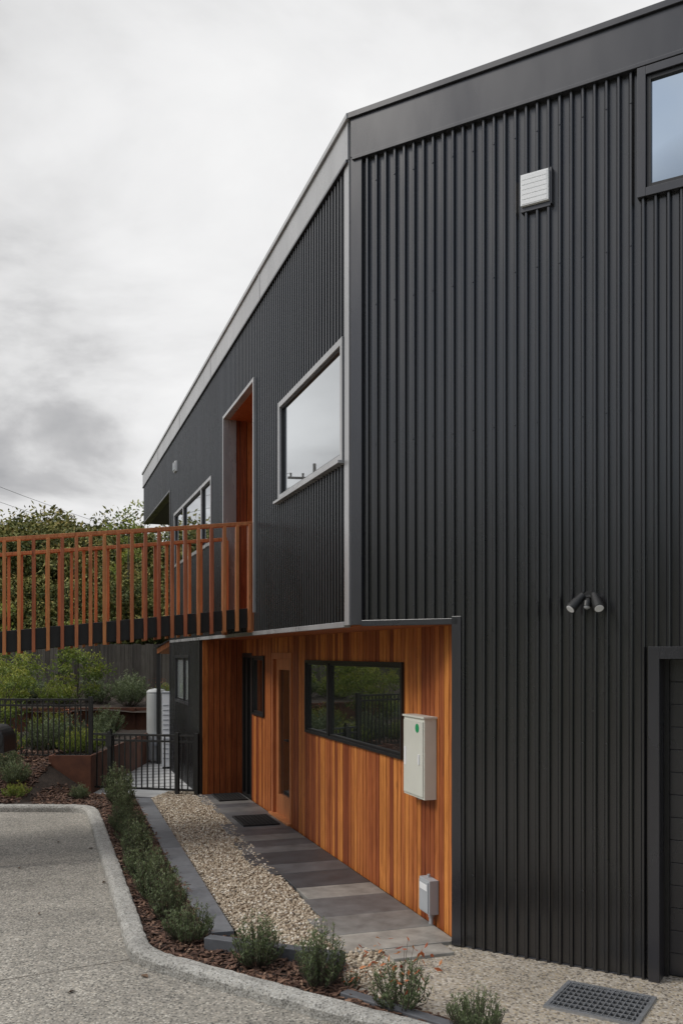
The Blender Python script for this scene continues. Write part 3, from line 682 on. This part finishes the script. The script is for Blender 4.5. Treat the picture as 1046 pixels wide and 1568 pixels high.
for x,y,z,s_,me in [(-4.25,14.9,.5,.9,G2),(-4.9,15.2,.5,1.0,G1),(-5.5,14.9,.5,.9,G2),(-4.3,16.2,.5,.8,G1),(-5.0,16.8,.5,1.0,G3),(-5.9,14.8,.5,.8,G1),(-4.6,18,.55,.9,G1),(-5.6,17.6,.5,1.1,G2),
    (-4.75,13.3,.25,.6,G1),(-5.1,13.9,.4,.65,G3),(-5.45,13.2,.22,.6,G1),(-3.85,13.45,.0,.4,G1),(-4.6,12.95,.1,.45,G2),(-6.3,14,.4,.9,G2),
    (-4.7,20.3,1.0,1.0,G1),(-5.5,20.6,1.0,1.1,G1),(-6.3,20.4,1.0,1.1,G2),(-7.1,20.8,1.0,1.2,G1),(-4.1,20.9,1.0,.9,G3),(-8,20.5,1.0,1.3,G2),(-5.0,21.6,1.05,1.1,G1),(-3.9,21.4,1.0,1,G2)]:
    put('garden_shrub',me,x,y,z,s_)
for x,y,me,s_ in [(-9,-14,TA,1.2),(-13,-11,TB,1.2),(-5,-17,TB,1.3),(0,-18,TA,1.2),(-17,-8,TA,1.2),(5,-16,TB,1.3),(-20,-3,TB,1.1),(10,-13,TA,1.3),(-22,4,TA,1.0),(-21,11,TB,.9)]:
    put('unseen_reflection_tree',me,x,y,0,s_)  # out-of-view trees, added to darken the reflections in the right facade
up=MB(); ux,uy=-15.2,29.6; ph_=9.3
up.tube([(ux,uy,0),(ux,uy,ph_)],[.10,.06],M_pole,12)
up.box(((ux,uy),(.9,.43),(-.43,.9)),-1.0,1.0,-.04,.04,ph_-.6,ph_-.52,M_pole); up.box(((ux,uy),(.9,.43),(-.43,.9)),-.6,.6,-.04,.04,ph_-1.1,ph_-1.03,M_pole)
for a in (-.9,-.45,.45,.9): up.tube([(ux+.9*a,uy+.43*a,ph_-.52),(ux+.9*a,uy+.43*a,ph_-.38)],[.03,.04],M_pole,8)
for a in (-.9,.9):
    p0=Vector((ux+.9*a,uy+.43*a,ph_-.38)); p1=Vector((-2+a,60,7.4))
    up.tube([p0.lerp(p1,t)+Vector((0,0,-3.2*t*(1-t))) for t in [i/12 for i in range(13)]],.008,M_black,5)
up.obj('utility_pole')
# ------------------------------------------------------------------ camera / light / world
cam=bpy.data.cameras.new('camera'); co_=bpy.data.objects.new('camera',cam); sc.collection.objects.link(co_)
co_.location=(0,0,H); co_.rotation_euler=(math.pi/2,0,0); cam.sensor_fit='VERTICAL'; cam.sensor_height=36; cam.sensor_width=24
cam.lens=FPX/1568*36; cam.shift_y=(HY-784)/1568; cam.clip_end=2000; sc.camera=co_
sun=bpy.data.lights.new('sun','SUN'); so=bpy.data.objects.new('sun',sun); sc.collection.objects.link(so)
sun.energy=1.5; sun.angle=math.radians(18); sun.color=(1,.95,.88)
el=math.radians(42); az=math.radians(255)
dirn=Vector((math.sin(az)*math.cos(el),math.cos(az)*math.cos(el),math.sin(el)))
so.rotation_euler=dirn.to_track_quat('Z','Y').to_euler()
w=bpy.data.worlds.new('World'); sc.world=w; w.use_nodes=True; nt=w.node_tree; bg=nt.nodes['Background']; bg.inputs['Strength'].default_value=.105
sky=nt.nodes.new('ShaderNodeTexSky'); sky.sky_type='NISHITA'; sky.sun_disc=False; sky.sun_elevation=el; sky.sun_rotation=az
tc=nt.nodes.new('ShaderNodeTexCoord'); sp=nt.nodes.new('ShaderNodeSeparateXYZ'); nt.links.new(tc.outputs['Generated'],sp.inputs[0])
ad=N(nt,'ShaderNodeMath',operation='MAXIMUM'); ad.inputs[1].default_value=0; nt.links.new(sp.outputs['Z'],ad.inputs[0])
ad2=N(nt,'ShaderNodeMath',operation='ADD'); ad2.inputs[1].default_value=.22; nt.links.new(ad.outputs[0],ad2.inputs[0])
dv_=[]
for ax_ in 'XY':
    q=N(nt,'ShaderNodeMath',operation='DIVIDE'); nt.links.new(sp.outputs[ax_],q.inputs[0]); nt.links.new(ad2.outputs[0],q.inputs[1]); dv_.append(q)
cb=nt.nodes.new('ShaderNodeCombineXYZ'); nt.links.new(dv_[0].outputs[0],cb.inputs[0]); nt.links.new(dv_[1].outputs[0],cb.inputs[1])
cb.inputs[2].default_value=3.7
n1=noise(nt,cb.outputs[0],1.6,8,.52); n1.inputs['Distortion'].default_value=.3
# overcast luminance profile: brighter high up and at the horizon, greyer band between
zb=ramp(nt,ad.outputs[0],[(0.0,(.52,)*3),(.12,(.53,)*3),(.24,(.47,)*3),(.34,(.47,)*3),(.42,(.58,)*3),(.5,(.68,)*3)])
zm=N(nt,'ShaderNodeMath',operation='SUBTRACT'); nt.links.new(zb.outputs[0],zm.inputs[0]); zm.inputs[1].default_value=.5
za=N(nt,'ShaderNodeMath',operation='ADD'); nt.links.new(n1.outputs['Fac'],za.inputs[0]); nt.links.new(zm.outputs[0],za.inputs[1])
r1=ramp(nt,za.outputs[0],[(.32,(.42,.425,.44)),(.42,(.56,.56,.57)),(.50,(.78,.78,.785)),(.58,(.90,.90,.905)),(.70,(1.0,1.0,1.0))])
sc10=nt.nodes.new('ShaderNodeVectorMath'); sc10.operation='SCALE'; nt.links.new(r1.outputs[0],sc10.inputs[0])
mz=N(nt,'ShaderNodeMapRange'); mz.inputs['From Min'].default_value=.58; mz.inputs['From Max'].default_value=.95; mz.inputs['To Min'].default_value=9.0; mz.inputs['To Max'].default_value=23; nt.links.new(sp.outputs['Z'],mz.inputs['Value'])
nt.links.new(mz.outputs[0],sc10.inputs['Scale'])
n2=noise(nt,cb.outputs[0],.9,5,.55); r2=ramp(nt,n2.outputs['Fac'],[(.42,(0,0,0)),(.58,(.85,.85,.85))])
mY=N(nt,'ShaderNodeMapRange'); mY.inputs['From Min'].default_value=.1; mY.inputs['From Max'].default_value=-.5; nt.links.new(sp.outputs['Y'],mY.inputs['Value'])
mm=N(nt,'ShaderNodeMath',operation='MULTIPLY'); nt.links.new(mY.outputs[0],mm.inputs[0]); nt.links.new(r2.outputs[0],mm.inputs[1])
c=mixc(nt,mm.outputs[0],sc10.outputs[0],sky.outputs[0]); nt.links.new(c,bg.inputs['Color'])
sc.view_settings.view_transform='Standard'; sc.view_settings.look='None'; sc.view_settings.exposure=0
